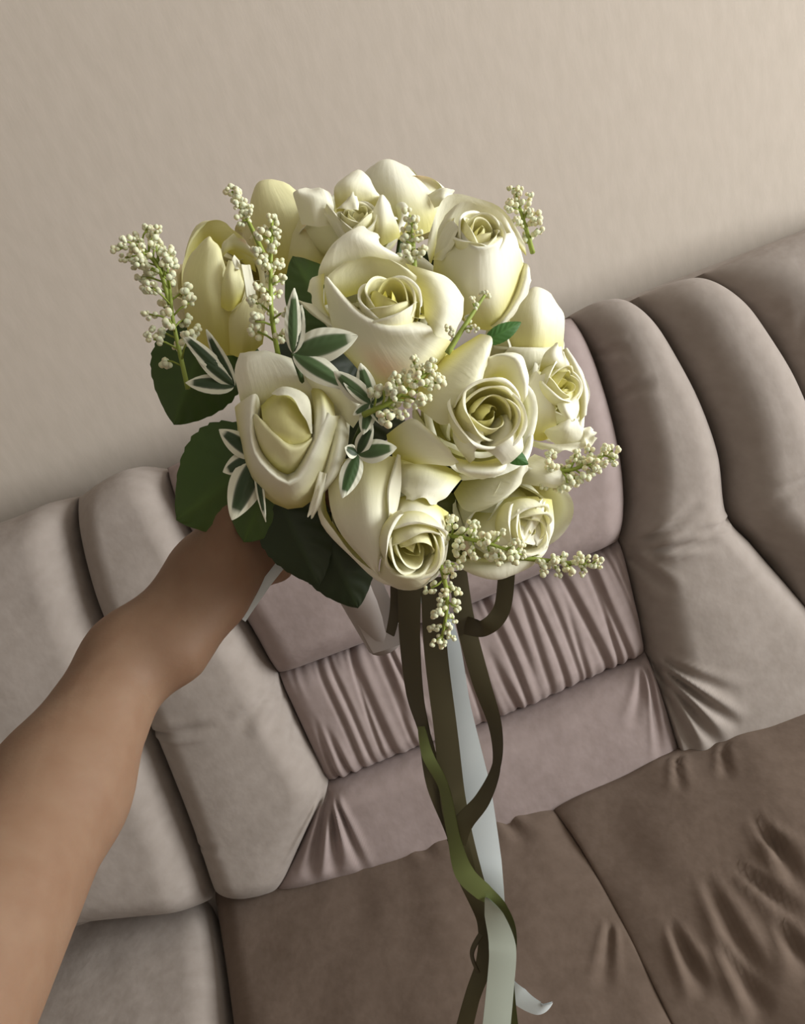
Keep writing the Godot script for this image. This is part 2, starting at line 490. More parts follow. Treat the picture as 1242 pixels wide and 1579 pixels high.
# A petal laid through rows of points [x, y, mm nearer than the rose's depth], from its base row to its rim.
func sheet(n: Node3D, d: float, rows: Array, o := {}) -> void:
	var nu := 16
	var nv := 5 * (rows.size() - 1) + 3
	var inv := n.transform.affine_inverse()
	var lines := []
	for r in rows:
		var w := []
		for p in r:
			w.append(inv * (at(p[0], p[1], d - p[2] * 0.001) - bo))
		lines.append(smooth_line(w, nu))
	var v := PackedVector3Array()
	var c := PackedColorArray()
	var uv := PackedVector2Array()
	v.resize((nu + 1) * (nv + 1))
	c.resize(v.size())
	uv.resize(v.size())
	var y0: float = o.get("y0", 0.85)
	var y1: float = o.get("y1", 0.05)
	var white := srgb(0.97, 0.96, 0.895)
	var yellow := srgb(0.88, 0.85, 0.46)
	var cols := []
	for i in nu + 1:
		var col := []
		for l in lines:
			col.append(l[i])
		cols.append(smooth_line(col, nv))
	var rd: float = o.get("rd", 0.42 if rows[0].size() < 4 else 0.12)
	var ph: float = rows[0][0][0] * 1.7
	var eye := inv.basis * -cf
	for j in nv + 1:
		var t := float(j) / nv
		var squeeze := 1.0 - rd * pow(smoothstep(0.55, 1.0, t), 2.0)
		var row := []
		for i in nu + 1:
			row.append(cols[i][j])
		for i in nu + 1:
			var u := 2.0 * i / nu - 1.0
			var k := j * (nu + 1) + i
			var p: Vector3 = pick(row, 0.5 + 0.5 * u * squeeze)
			var e := smoothstep(0.6, 1.0, absf(u))
			p -= eye * (0.0028 * e * e * (0.3 + t) + 0.0009 * sin(u * 4.0 + ph) * sin(t * 5.0 + ph * 0.7))
			if j > 0:
				p += (cols[i][j] - cols[i][j - 1]).normalized() * 0.0011 * sin(u * 6.0 + ph) * smoothstep(0.6, 1.0, t)
			v[k] = p
			uv[k] = Vector2(u * 0.5 + 0.5, t)
			c[k] = white.lerp(yellow, lerpf(y0, y1, smoothstep(0.0, 0.62, t)))
			if o.has("pink"):
				c[k] = c[k].lerp(srgb(0.94, 0.74, 0.64), 0.6 * exp(-pow((t - o.pink[1]) / 0.12, 2.0) - pow((u - o.pink[0]) / 0.3, 2.0)))
	obj("petal", mesh_of(v, grid_index(nu, nv), uv, c), M.petal, n)

# A tightly wound heart of small petals set inside rose n.
func heart(n: Node3D, x: float, y: float, d: float, rpx: float, ax: Vector3, seed: int, yellow := 0.6) -> void:
	var r := RandomNumberGenerator.new()
	r.seed = seed
	var axis := view(ax.x, ax.y, ax.z)
	var R := rpx * d / F
	var t := n.transform.affine_inverse() * Transform3D(frame_for(axis, r.randf() * TAU), at(x, y, d) - bo - axis * R * 1.1)
	var rows := [[2, 1.8, 0.40, 0.12, 1.5, 0.2, 0.06, 0.28], [2, 1.7, 0.60, 0.48, 1.62, 1.0, 0.12, 0.20], [3, 1.35, 0.82, 0.78, 1.56, 1.5, 0.16, 0.14], [3, 1.25, 1.0, 1.02, 1.36, 1.9, 0.20, 0.10]]
	for k in rows.size():
		var w = rows[k]
		var p0: float = r.randf() * TAU
		for i in w[0]:
			var inner := srgb(0.88, 0.85, 0.48)
			var outer := srgb(0.97, 0.96, 0.895).lerp(inner, yellow * (1.0 - k / 3.0))
			var o := obj("petal", petal({"phi": p0 + TAU * i / w[0] + r.randf_range(-0.2, 0.2), "half": w[1], "rb": w[2], "rl": w[3], "h": w[4] * r.randf_range(0.94, 1.04), "roll": w[5], "lip": w[6], "spiral": w[7], "side": 0.05, "wave": 0.03, "ph": r.randf() * 6.0, "inner": inner, "outer": outer, "drop": r.randf_range(0.14, 0.28), "lean": r.randf_range(-0.06, 0.06)}, R, 1.0), M.petal, n)
			o.transform = t

# px: centre, d: depth, px radius of the bloom, axis (right, up, towards viewer)
func rose(label: String, x: float, y: float, d: float, rpx: float, ax: Vector3, seed: int, o := {}) -> Node3D:
	var r := RandomNumberGenerator.new()
	r.seed = seed
	var axis := view(ax.x, ax.y, ax.z)
	var R := rpx * d / F / 1.22
	var c := at(x, y, d)
	var n := Node3D.new()
	n.name = "rose"
	bouquet.add_child(n, true)
	n.set_meta("label", label)
	var base := c - axis * R * 0.62
	n.transform = Transform3D(frame_for(axis, o.get("roll", 0.0)), base - bo)
	var open: float = o.get("open", 1.0)
	var sq: float = o.get("sq", 1.0)
	# rows: count, half angle, belly, lip radius, height, roll, lip length, spiral, side, wave
	var rows := [
		[2, 1.80, 0.36, 0.13, 1.16, 0.2, 0.06, 0.24, 0.0, 0.0],
		[2, 1.60, 0.50, 0.40 * open, 1.24, 1.3, 0.13, 0.16, 0.03, 0.02],
		[3, 1.25, 0.70, 0.66 * open, 1.22, 1.7, 0.18, 0.12, 0.06, 0.03],
		[5, 0.98, 0.94, 1.00 * open, 1.04, 2.0, 0.24, 0.06, 0.10, 0.05]]
	if o.has("extra"):
		rows.append([o.extra, 0.85, 1.02, 1.28 * open, 0.80, 1.7, 0.22, 0.03, 0.12, 0.06])
	var warm: float = o.get("warm", 0.0)
	for k in rows.size():
		var w = rows[k]
		var p0: float = r.randf() * TAU
		for i in w[0]:
			var inner := srgb(0.92, 0.90, 0.60).lerp(srgb(0.90, 0.85, 0.52), warm)
			var outer := srgb(0.955, 0.95, 0.89).lerp(srgb(0.95, 0.93, 0.80), warm)
			if k < 2:
				outer = outer.lerp(inner, 0.45)
			var spec := {"phi": p0 + TAU * i / w[0] + r.randf_range(-0.2, 0.2), "half": w[1] * r.randf_range(0.92, 1.1), "rb": w[2], "rl": w[3] * r.randf_range(0.92, 1.08), "h": w[4] * r.randf_range(0.92, 1.05), "roll": w[5] * r.randf_range(0.5, 1.3), "lip": w[6] * r.randf_range(0.8, 1.25), "spiral": w[7], "side": w[8], "wave": w[9], "ph": r.randf() * 6.0, "inner": inner, "outer": outer, "drop": r.randf_range(0.16, 0.34), "lean": r.randf_range(-0.05, 0.05)}
			if k >= 3 and r.randf() < 0.3:
				spec.pink = 0.5
			obj("petal", petal(spec, R, sq), M.petal, n)
	var stem := [n.transform.affine_inverse() * (base - bo), n.transform.affine_inverse() * (base - bo - axis * 0.02), n.transform.affine_inverse() * (at(520, 745, 0.545) - bo).lerp(base - bo, 0.35), n.transform.affine_inverse() * (at(486, 806, 0.545) - bo)]
	obj("stem", tube(smooth_line(stem, 10), [0.0022], 6), M.dark_stem, n)
	return n

func leaf_mesh(base: Vector3, tip: Vector3, width: float, nrm: Vector3, o := {}) -> ArrayMesh:
	var nu := 16
	var nv: int = o.get("nv", 44)
	var ax := tip - base
	var L := ax.length()
	ax /= L
	var n := (nrm - ax * nrm.dot(ax)).normalized()
	var side := ax.cross(n)
	var v := PackedVector3Array()
	var c := PackedColorArray()
	var serr: float = o.get("serr", 0.0)
	var vari: bool = o.get("vari", false)
	var bend: float = o.get("bend", 0.08)
	var cup: float = o.get("cup", 0.12)
	var curve: float = o.get("curve", 0.0)
	var fat: float = o.get("fat", 0.9)
	for j in nv + 1:
		var t := float(j) / nv
		var w := pow(sin(PI * pow(t, fat)), 0.75) * width * 0.5
		if t > 0.999 or t < 0.001:
			w = 0.0003
		w *= 1.0 + serr * (fmod(t * 11.0, 1.0) - 0.5)
		for i in nu + 1:
			var u := 2.0 * i / nu - 1.0
			var h: float = -absf(u) * cup * w * 2.0 + 0.02 * L * sin(t * 9.0 + u * 2.0) * absf(u) * o.get("ruffle", 0.4)
			h += bend * L * sin(PI * t) 
			h += 0.006 * L * cos((t * 7.0 - absf(u) * 1.6) * TAU) * smoothstep(0.05, 0.3, absf(u)) * o.get("veins", 0.6)
			v.append(base + ax * (L * t - absf(u) * serr * 0.03 * L) + side * (u * w + curve * L * t * t) + n * h)
			var g: Color = o.get("green", srgb(0.20, 0.30, 0.13))
			var col := g.lerp(g * 1.5, exp(-u * u * 160.0) * 0.5)
			if vari:
				col = g.lerp(srgb(0.90, 0.90, 0.82), smoothstep(0.48, 0.62, maxf(absf(u), (t - 0.5) * 1.55)))
			c.append(col)
	return mesh_of(v, grid_index(nu, nv), PackedVector2Array(), c)

func leaf(called: String, bx: float, by: float, bd: float, tx: float, ty: float, td: float, wpx: float, o := {}, parent: Node = null) -> void:
	var b := at(bx, by, bd) - bo
	var t := at(tx, ty, td) - bo
	var nv: Vector3 = o.get("n", Vector3(0, 0, 1))
	obj(called, leaf_mesh(b, t, wpx * (bd + td) / 2.0 / F, view(nv.x, nv.y, nv.z), o), M.leaf, parent if parent else bouquet)

var bud_meshes := []
func make_buds() -> void:
	for k in 5:
		var st := SurfaceTool.new()
		st.begin(Mesh.PRIMITIVE_TRIANGLES)
		for i in 10:
			var s := SphereMesh.new()
			s.radius = rng.randf_range(0.0007, 0.0012)
			s.height = s.radius * 2.1
			s.radial_segments = 8
			s.rings = 4
			var p := Vector3(rng.randfn(0, 1), rng.randfn(0, 1), rng.randfn(0, 1)).normalized() * 0.0018
			p.y *= 1.6
			st.append_from(s, 0, Transform3D(Basis(), p))
		bud_meshes.append(st.commit())

# pts: [x, y, depth] along the stem from base to tip
func sprig(pts: Array, n: int, spread: float, seed: int, o := {}) -> void:
	var r := RandomNumberGenerator.new()
	r.seed = seed
	var root := Node3D.new()
	root.name = "berry_sprig"
	bouquet.add_child(root, true)
	var w := []
	for p in pts:
		w.append(at(p[0], p[1], p[2]) - bo)
	var line := smooth_line(w, 16)
	root.position = line[0]
	for i in line.size():
		line[i] -= root.position
	var rad := []
	for i in line.size():
		rad.append(lerpf(0.0016, 0.0007, float(i) / line.size()))
	obj("stem", tube(line, rad, 6), M.stem, root)
	var d: float = pts[0][2]
	var start: float = o.get("start", 0.12)
	var size: float = o.get("size", 1.0)
	for k in n:
		var t := start + (1.0 - start) * (k + 0.5) / n
		var p: Vector3 = pick(line, t)
		var tan_: Vector3 = (pick(line, minf(t + 0.05, 1.0)) - pick(line, maxf(t - 0.05, 0.0))).normalized()
		var ang := k * 2.4 + r.randf_range(-0.5, 0.5)
		var s1 := tan_.cross(cf).normalized()
		var s2 := tan_.cross(s1)
		var len := spread * d / F * lerpf(1.0, o.get("taper", 0.35), t) * r.randf_range(0.7, 1.15)
		var dir := (s1 * cos(ang) + s2 * sin(ang) * 0.8 + tan_ * 0.55).normalized()
		var e := p + dir * len
		if k == n - 1:
			e = line[-1]
		else:
			obj("stalk", tube([p, p.lerp(e, 0.5) + tan_ * len * 0.08, e], [0.0006], 5), M.stem, root)
		var b := obj("bud", bud_meshes[r.randi() % 5], M.bud, root)
		var s: float = r.randf_range(0.85, 1.3) * size * lerpf(1.5, 1.15, t)
		b.transform = Transform3D(frame_for(dir, r.randf() * TAU).scaled(Vector3.ONE * s), e)

# pts: [x, y, depth, width in px, twist in degrees]
func ribbon(called: String, label: String, pts: Array, m: Material) -> void:
	var w := []
	for p in pts:
		w.append(at(p[0], p[1], p[2]) - bo)
	var n := 10 * (pts.size() - 1)
	var v := PackedVector3Array()
	var line := []
	for i in pts.size() - 1:
		for k in 10:
			line.append([cat(w[maxi(i - 1, 0)], w[i], w[i + 1], w[mini(i + 2, w.size() - 1)], k / 10.0), lerpf(pts[i][3], pts[i + 1][3], k / 10.0) * lerpf(pts[i][2], pts[i + 1][2], k / 10.0) / F, deg_to_rad(lerpf(pts[i][4], pts[i + 1][4], k / 10.0))])
	line.append([w[-1], pts[-1][3] * pts[-1][2] / F, deg_to_rad(pts[-1][4])])
	var nu := 6
	var both := PackedVector3Array()
	for face in 2:
		for i in line.size():
			var t: Vector3 = (line[mini(i + 1, line.size() - 1)][0] - line[maxi(i - 1, 0)][0]).normalized()
			var nn: Vector3 = (-cf + cf.dot(t) * t).normalized().rotated(t, line[i][2])
			var s: Vector3 = t.cross(nn)
			for k in nu + 1:
				var u := 2.0 * k / nu - 1.0
				v.append(line[i][0] + s * u * line[i][1] * 0.5 + nn * (0.0004 * (1 - 2 * face) + 0.02 * line[i][1] * (1.0 - u * u)))
	var ix := grid_index(nu, line.size() - 1)
	var half := v.size() / 2
	for k in grid_index(nu, line.size() - 1, true):
		ix.append(k + half)
	var o := obj(called, mesh_of(v, ix), m, bouquet)
	if label:
		o.set_meta("label", label)

func build_bouquet() -> void:
	bo = at(500, 850, 0.55)
	bouquet = Node3D.new()
	bouquet.name = "bouquet"
	bouquet.position = bo
	add_child(bouquet)
	tag(bouquet, "round bouquet of cream white roses with berry sprigs, leaves and trailing ribbons", "bouquet")
	make_buds()
	var ha := at(482, 812, 0.54) - bo
	var hb := at(596, 985, 0.60) - bo
	obj("handle", tube(smooth_line([ha, ha.lerp(hb, 0.35), hb], 12), [0.012, 0.012, 0.0125, 0.013, 0.013, 0.013, 0.013, 0.013, 0.0135, 0.014, 0.0145, 0.015, 0.0155], 20), M.wrap, bouquet)
	var n: Node3D
	n = rose("wide open white rose at the front left, tall cupped bud", 452, 668, 0.482, 86, Vector3(-0.16, 0.05, 0.97), 1, {"sq": 1.2, "warm": 0.6})
	sheet(n, 0.455, [[[378, 660, -5], [425, 650, -8], [490, 655, -5]], [[366, 602, 8], [425, 585, 10], [492, 608, 8]], [[352, 549, 12], [412, 545, 14], [472, 566, 10]], [[350, 553, 8], [410, 542, 8], [474, 562, 6]]])
	sheet(n, 0.455, [[[470, 600, 4], [505, 625, 2], [545, 660, -2]], [[472, 572, 16], [510, 590, 18], [560, 640, 10]], [[478, 564, 12], [528, 586, 14], [574, 645, 8]], [[480, 566, 6], [530, 590, 6], [572, 652, 2]]], {"y0": 0.1})
	sheet(n, 0.455, [[[362, 630, -12], [385, 740, -14], [450, 786, -14], [505, 745, -14], [540, 640, -14]], [[364, 625, 2], [388, 735, 2], [450, 778, 0], [498, 738, 0], [528, 640, 0]], [[380, 612, 16], [392, 705, 18], [446, 752, 18], [484, 712, 18], [512, 640, 16]], [[391, 606, 19], [391, 692, 21], [444, 744, 21], [478, 702, 21], [504, 635, 19]], [[398, 612, 12], [401, 690, 12], [444, 736, 10], [470, 695, 12], [492, 640, 12]], [[405, 640, -4], [410, 690, -6], [444, 715, -8], [465, 690, -6], [480, 650, -4]]])
	sheet(n, 0.455, [[[402, 625, 4], [440, 598, 2], [482, 640, 4]], [[404, 645, 20], [440, 628, 25], [480, 665, 18]], [[412, 668, 22], [445, 668, 28], [478, 680, 18]], [[425, 700, 10], [448, 712, 12], [470, 698, 8]]], {"y0": 0.9, "y1": 0.7})
	sheet(n, 0.455, [[[418, 606, 16], [440, 596, 18], [475, 612, 16], [482, 660, 16]], [[420, 608, 26], [448, 612, 30], [468, 640, 30], [480, 672, 24]]], {"y0": 0.1})
	sheet(n, 0.455, [[[396, 690, 6], [420, 725, 4], [446, 738, 2], [468, 720, 4], [478, 690, 8]], [[390, 660, 18], [410, 690, 20], [444, 716, 20], [466, 700, 20], [480, 682, 18]], [[388, 637, 22], [408, 655, 26], [440, 688, 27], [462, 690, 26], [481, 674, 22]], [[391, 638, 18], [410, 652, 22], [441, 682, 22], [462, 684, 20], [480, 670, 16]]], {"y0": 1.0, "y1": 0.5})
	sheet(n, 0.455, [[[478, 596, 8], [496, 598, 10], [514, 620, 6]], [[484, 640, 14], [500, 640, 18], [516, 650, 8]], [[478, 690, 12], [488, 690, 18], [500, 700, 10]]])
	sheet(n, 0.455, [[[515, 630, 0], [530, 640, 0], [540, 645, -6]], [[508, 690, 6], [524, 690, 8], [536, 690, -4]], [[495, 735, 4], [512, 735, 8], [524, 730, -2]], [[478, 760, 0], [490, 765, 4], [500, 760, -4]]], {"y0": 0.1})
	sheet(n, 0.455, [[[490, 726, 8], [504, 730, 8]], [[482, 765, 8], [496, 768, 8]], [[469, 792, 4], [486, 800, 4]]], {"y0": 0.1})
	n = rose("half open white rose lowest in the bouquet, tilted down", 595, 785, 0.492, 96, Vector3(0.36, -0.66, 0.62), 2, {"warm": 0.2, "open": 0.9})
	sheet(n, 0.465, [[[505, 720, -8], [505, 790, -10], [550, 850, -10], [600, 890, -10], [660, 890, -12]], [[490, 745, 4], [494, 805, 6], [545, 862, 6], [590, 900, 6], [640, 905, 2]], [[494, 745, 8], [500, 800, 10], [548, 856, 10], [592, 892, 10], [640, 898, 8]]])
	sheet(n, 0.465, [[[512, 715, 2], [565, 700, 14], [612, 705, 10]], [[506, 755, 10], [560, 750, 26], [606, 755, 22]], [[518, 810, 14], [565, 810, 30], [603, 805, 26]], [[560, 868, 14], [578, 870, 24], [590, 860, 26]], [[582, 886, 14], [584, 886, 18], [586, 884, 20]]], {"y0": 0.6, "y1": 0.1})
	sheet(n, 0.465, [[[613, 700, 14], [618, 702, 12]], [[598, 750, 27], [619, 750, 17]], [[598, 790, 31], [611, 795, 22]], [[596, 822, 31], [601, 824, 27]]], {"y0": 0.1})
	sheet(n, 0.465, [[[605, 700, -6], [660, 705, -6], [715, 735, -8]], [[610, 752, 12], [650, 745, 14], [695, 760, 6]], [[610, 772, 16], [650, 764, 16], [690, 775, 8]], [[608, 780, 14], [650, 768, 18], [684, 790, 8]]])
	sheet(n, 0.465, [[[606, 772, 8], [640, 764, 10], [676, 780, 4], [688, 805, -6]], [[604, 800, 20], [640, 786, 22], [678, 802, 14], [692, 830, 0]], [[612, 815, 24], [640, 802, 26], [672, 815, 20], [688, 850, 6]]])
	heart(n, 637, 842, 0.437, 46, Vector3(0.30, -0.50, 0.80), 41, 0.5)
	sheet(n, 0.465, [[[580, 890, -2], [620, 910, -6], [660, 900, -8], [690, 840, -10]], [[584, 888, 14], [615, 900, 18], [655, 895, 16], [686, 850, 8]], [[588, 862, 26], [610, 886, 30], [648, 888, 30], [672, 855, 26]], [[592, 858, 24], [612, 878, 24], [646, 880, 24], [664, 850, 20]], [[600, 860, 12], [620, 866, 10], [640, 866, 10], [655, 850, 10]]], {"y0": 0.2, "y1": 0.3, "pink": [0.4, 0.3]})
	sheet(n, 0.465, [[[590, 780, -4], [640, 762, -4], [692, 790, -8]], [[588, 840, 8], [640, 840, 12], [692, 840, 2]], [[590, 900, -4], [640, 908, -4], [685, 880, -8]]], {"rd": 0.0})
	n = rose("large white rose at the top centre with pink tinged lower petal", 594, 485, 0.488, 108, Vector3(0.05, 0.5, 0.82), 3, {"sq": 0.8})
	sheet(n, 0.455, [[[490, 440, -4], [560, 430, -8], [640, 420, -8]], [[492, 412, 8], [545, 395, 10], [620, 395, 6]], [[508, 380, 14], [545, 362, 16], [590, 375, 10]], [[530, 352, 6], [560, 350, 6], [600, 372, 2]]], {"y0": 0.1})
	sheet(n, 0.455, [[[500, 470, -2], [580, 450, -6], [655, 485, -2]], [[500, 425, 10], [580, 405, 8], [650, 430, 10]], [[500, 410, 14], [575, 396, 14], [640, 412, 14]]], {"y0": 1.0, "y1": 0.3})
	sheet(n, 0.455, [[[625, 405, 6], [650, 450, 8], [655, 490, 12]], [[660, 415, 10], [685, 460, 12], [672, 515, 16]], [[695, 425, 4], [708, 470, 6], [690, 530, 6]], [[705, 430, -2], [716, 475, 0], [692, 536, 0]]])
	sheet(n, 0.455, [[[545,560,-14],[600,620,-16],[660,590,-16],[700,540,-14]],[[520,530,6],[585,580,10],[650,570,10],[695,525,4]],[[505,470,14],[560,515,22],[620,530,24],[672,516,20]],[[498,425,18],[545,480,26],[600,506,30],[668,508,26]],[[502,420,16],[552,478,22],[605,498,25],[664,500,22]],[[506,440,6],[560,480,10],[610,492,12],[650,490,10]]], {"y0": 1.0, "y1": 0.05, "pink": [-0.1, 0.42]})
	heart(n, 600, 466, 0.436, 42, Vector3(0.0, 0.62, 0.75), 61, 1.0)
	sheet(n, 0.455, [[[530, 470, 8], [590, 490, 8], [655, 484, 8]], [[545, 468, 21], [595, 486, 24], [656, 490, 20]], [[548, 464, 19], [596, 481, 21], [655, 486, 17]]], {"y0": 1.0, "y1": 0.5})
	sheet(n, 0.455, [[[500, 470, 0], [530, 500, 2], [560, 530, 0]], [[462, 462, 8], [500, 495, 10], [545, 522, 6]], [[446, 444, 6], [475, 480, 4], [528, 518, 2]]], {"y0": 0.1})
	sheet(n, 0.455, [[[500, 420, 10], [500, 470, 12], [515, 490, 8]], [[470, 430, 2], [485, 470, 4], [510, 500, 4]]])
	n = rose("yellowish white rose at the left edge of the bouquet", 345, 455, 0.545, 90, Vector3(-0.25, 0.55, 0.7), 4, {"warm": 1.0, "open": 0.85})
	sheet(n, 0.52, [[[290, 520, -6], [320, 545, -2], [362, 548, -4]], [[280, 440, 4], [315, 460, 18], [355, 470, 14]], [[290, 390, 8], [318, 400, 22], [350, 410, 20]], [[306, 374, 12], [325, 368, 20], [346, 392, 18]], [[310, 376, 6], [326, 374, 12], [345, 398, 10]]], {"y0": 1.0, "y1": 0.5})
	sheet(n, 0.52, [[[282, 470, -14], [320, 380, -14], [395, 420, -14]], [[279, 410, -4], [310, 345, -4], [390, 390, -6]], [[295, 365, 2], [335, 338, 2], [395, 385, 0]]], {"y0": 1.0, "y1": 0.5})
	sheet(n, 0.52, [[[354, 545, 0], [378, 552, 2], [405, 530, 0]], [[352, 490, 14], [380, 500, 18], [408, 490, 10]], [[366, 468, 18], [385, 462, 20], [402, 468, 14]], [[370, 464, 14], [388, 458, 14], [402, 466, 10]]], {"y0": 1.0, "y1": 0.5})
	sheet(n, 0.52, [[[336, 470, 14], [355, 480, 18], [372, 465, 16]], [[340, 425, 22], [355, 430, 26], [378, 440, 22]], [[342, 418, 22], [358, 400, 24], [376, 425, 22]]], {"y0": 1.0, "y1": 0.5})
	sheet(n, 0.52, [[[354, 412, 24], [361, 392, 23]], [[366, 420, 26], [372, 404, 24]]], {"y0": 0.1})
	sheet(n, 0.52, [[[340, 400, -2], [360, 385, 0], [395, 400, -2]], [[342, 360, 8], [368, 365, 8], [398, 388, 4]]], {"pink": [0.2, 0.9]})
	sheet(n, 0.52, [[[370, 408, 20], [386, 408, 14]], [[376, 440, 22], [392, 440, 14]], [[378, 470, 20], [394, 470, 12]]], {"y0": 0.1})
	n = rose("greenish white rose at the upper left", 445, 365, 0.575, 78, Vector3(-0.2, 0.85, 0.35), 5, {"warm": 0.8, "open": 0.95})
	sheet(n, 0.55, [[[400, 420, -4], [450, 440, 0], [500, 420, -4]], [[385, 330, 8], [440, 340, 18], [500, 340, 8]], [[385, 290, 8], [415, 282, 14], [460, 290, 10]], [[386, 284, 0], [416, 277, 2], [460, 286, 0]]], {"y0": 1.0, "y1": 0.5})
	sheet(n, 0.55, [[[440, 420, 6], [470, 425, 20], [500, 420, 16]], [[448, 340, 18], [475, 338, 22], [505, 345, 18]]], {"y0": 1.0, "y1": 0.4, "pink": [0.0, 0.9]})
	n = rose("white rose with curled petals at the top", 545, 355, 0.54, 80, Vector3(0, 0.72, 0.6), 6, {"open": 1.0})
	sheet(n, 0.515, [[[465, 345, 8], [490, 350, 10], [512, 345, 8]], [[455, 310, 14], [485, 308, 18], [515, 320, 14]], [[450, 294, 14], [480, 295, 16], [510, 294, 14]], [[452, 290, 8], [482, 290, 8], [512, 290, 8]]], {"y0": 0.1})
	sheet(n, 0.515, [[[505, 312, 18], [498, 330, 12]], [[520, 330, 20], [513, 350, 12]], [[538, 354, 18], [530, 378, 10]]], {"y0": 0.1})
	sheet(n, 0.515, [[[520, 330, 4], [550, 330, 6], [585, 325, 2]], [[515, 290, 10], [545, 290, 16], [585, 300, 8]], [[530, 270, 8], [555, 268, 10], [582, 295, 6]], [[532, 265, 0], [556, 262, 2], [584, 291, 0]]])
	sheet(n, 0.515, [[[518, 322, 18], [535, 322, 20], [553, 324, 18]], [[530, 310, 24], [545, 298, 24], [554, 305, 20]]], {"y0": 0.1})
	sheet(n, 0.515, [[[562, 375, 4], [585, 380, 10], [618, 365, 4]], [[566, 340, 12], [588, 345, 18], [614, 345, 10]], [[578, 315, 12], [590, 305, 14], [606, 325, 10]], [[580, 310, 6], [591, 301, 8], [608, 322, 4]]])
	sheet(n, 0.515, [[[535, 370, 6], [555, 372, 8], [575, 365, 6]], [[535, 335, 16], [553, 328, 18], [572, 338, 14]]], {"y0": 1.0, "y1": 0.5})
	heart(n, 552, 338, 0.502, 28, Vector3(0.0, 0.55, 0.8), 68, 0.5)
	n = rose("pale rose at the very top, seen from behind", 625, 325, 0.58, 76, Vector3(0.15, 0.95, 0.05), 7, {"warm": 0.3})
	sheet(n, 0.555, [[[560, 350, 0], [620, 370, 6], [680, 350, 0]], [[550, 290, 4], [615, 300, 16], [675, 310, 6]], [[562, 258, 4], [605, 252, 10], [650, 275, 6]], [[566, 252, -4], [606, 247, -2], [652, 270, -2]]])
	sheet(n, 0.555, [[[660, 300, 8], [670, 320, 8]], [[680, 288, 14], [685, 312, 14]], [[698, 286, 10], [702, 308, 10]]], {"y0": 0.1})
	n = rose("glossy white rose bud at the upper right", 742, 410, 0.505, 76, Vector3(0.22, 0.35, 0.9), 8, {"open": 0.75})
	sheet(n, 0.485, [[[668, 430, -4], [720, 500, -6], [775, 500, -6], [812, 420, -6]], [[672, 380, 8], [715, 450, 20], [765, 460, 20], [806, 400, 6]], [[690, 340, 16], [725, 385, 30], [762, 385, 30], [796, 360, 16]], [[700, 335, 20], [728, 378, 32], [758, 378, 32], [780, 355, 20]], [[705, 345, 12], [730, 372, 22], [756, 370, 22], [772, 355, 12]]])
	sheet(n, 0.485, [[[672, 400, 0], [710, 360, 0], [760, 360, 0], [803, 395, 0]], [[674, 365, 6], [712, 335, 8], [762, 340, 8], [800, 375, 6]], [[680, 330, 10], [720, 312, 12], [765, 325, 12], [802, 360, 8]]])
	sheet(n, 0.485, [[[668, 400, 4], [690, 350, 8], [700, 335, 10]], [[690, 400, 22], [705, 360, 24], [703, 335, 20]]])
	heart(n, 740, 362, 0.462, 33, Vector3(0.2, 0.42, 0.85), 63, 0.5)
	sheet(n, 0.485, [[[800, 400, -4], [790, 450, -4], [755, 500, -4]], [[815, 405, 6], [802, 455, 6], [765, 508, 4]], [[824, 408, 2], [815, 450, 2], [778, 505, 0]]], {"y0": 0.1})
	sheet(n, 0.485, [[[664, 410, -10], [695, 345, -10], [760, 345, -10], [812, 395, -10]], [[656, 370, -4], [690, 304, -2], [755, 310, -2], [812, 365, -4]]])
	n = rose("pale rose at the right edge with one tall petal", 806, 540, 0.555, 74, Vector3(0.5, 0.6, 0.5), 9, {"open": 0.95})
	sheet(n, 0.535, [[[780, 540, 0], [820, 555, 6], [868, 550, 0]], [[790, 480, 6], [830, 490, 14], [872, 490, 2]], [[805, 452, 4], [832, 448, 8], [864, 468, 2]], [[808, 447, -2], [833, 443, 0], [866, 464, -4]]])
	sheet(n, 0.535, [[[770, 610, 0], [815, 610, 6], [860, 580, 0]], [[775, 540, 10], [820, 545, 16], [868, 540, 8]], [[778, 532, 6], [820, 536, 10], [866, 532, 4]]])
	n = rose("open white rose at the far right with yellow heart", 848, 618, 0.525, 64, Vector3(0.6, 0.15, 0.75), 10, {"open": 1.0})
	sheet(n, 0.505, [[[798, 660, 0], [830, 680, 2], [860, 670, 0]], [[800, 610, 10], [832, 615, 16], [858, 630, 12]], [[810, 580, 14], [835, 575, 18], [855, 595, 14]]], {"y0": 1.0})
	sheet(n, 0.505, [[[832, 572, 8], [850, 580, 10], [870, 585, 8]], [[838, 550, 16], [855, 555, 18], [880, 565, 14]], [[850, 528, 16], [860, 530, 16], [876, 548, 12]]], {"y0": 1.0})
	sheet(n, 0.505, [[[860, 545, 0], [885, 600, 2], [895, 650, 0]], [[875, 535, 6], [900, 590, 6], [905, 640, 4]], [[880, 540, 0], [905, 590, 0], [908, 640, -2]]])
	sheet(n, 0.505, [[[855, 600, 10], [870, 600, 14], [890, 600, 8]], [[862, 630, 18], [875, 625, 18], [895, 625, 8]], [[868, 645, 18], [878, 650, 16], [895, 645, 8]]])
	sheet(n, 0.505, [[[838, 670, 0], [870, 692, 2], [910, 690, 0]], [[845, 660, 14], [872, 665, 18], [905, 660, 10]], [[858, 650, 16], [880, 648, 18], [902, 648, 12]]], {"y0": 0.1})
	sheet(n, 0.505, [[[815, 678, 6], [860, 685, 10], [905, 680, 6]], [[820, 690, 4], [860, 697, 8], [908, 692, 4]]], {"y0": 0.1})
	sheet(n, 0.505, [[[900, 660, 8], [905, 690, 8]], [[918, 655, 8], [920, 685, 6]]], {"y0": 0.1})
	heart(n, 866, 592, 0.492, 30, Vector3(0.6, 0.15, 0.75), 47, 0.8)
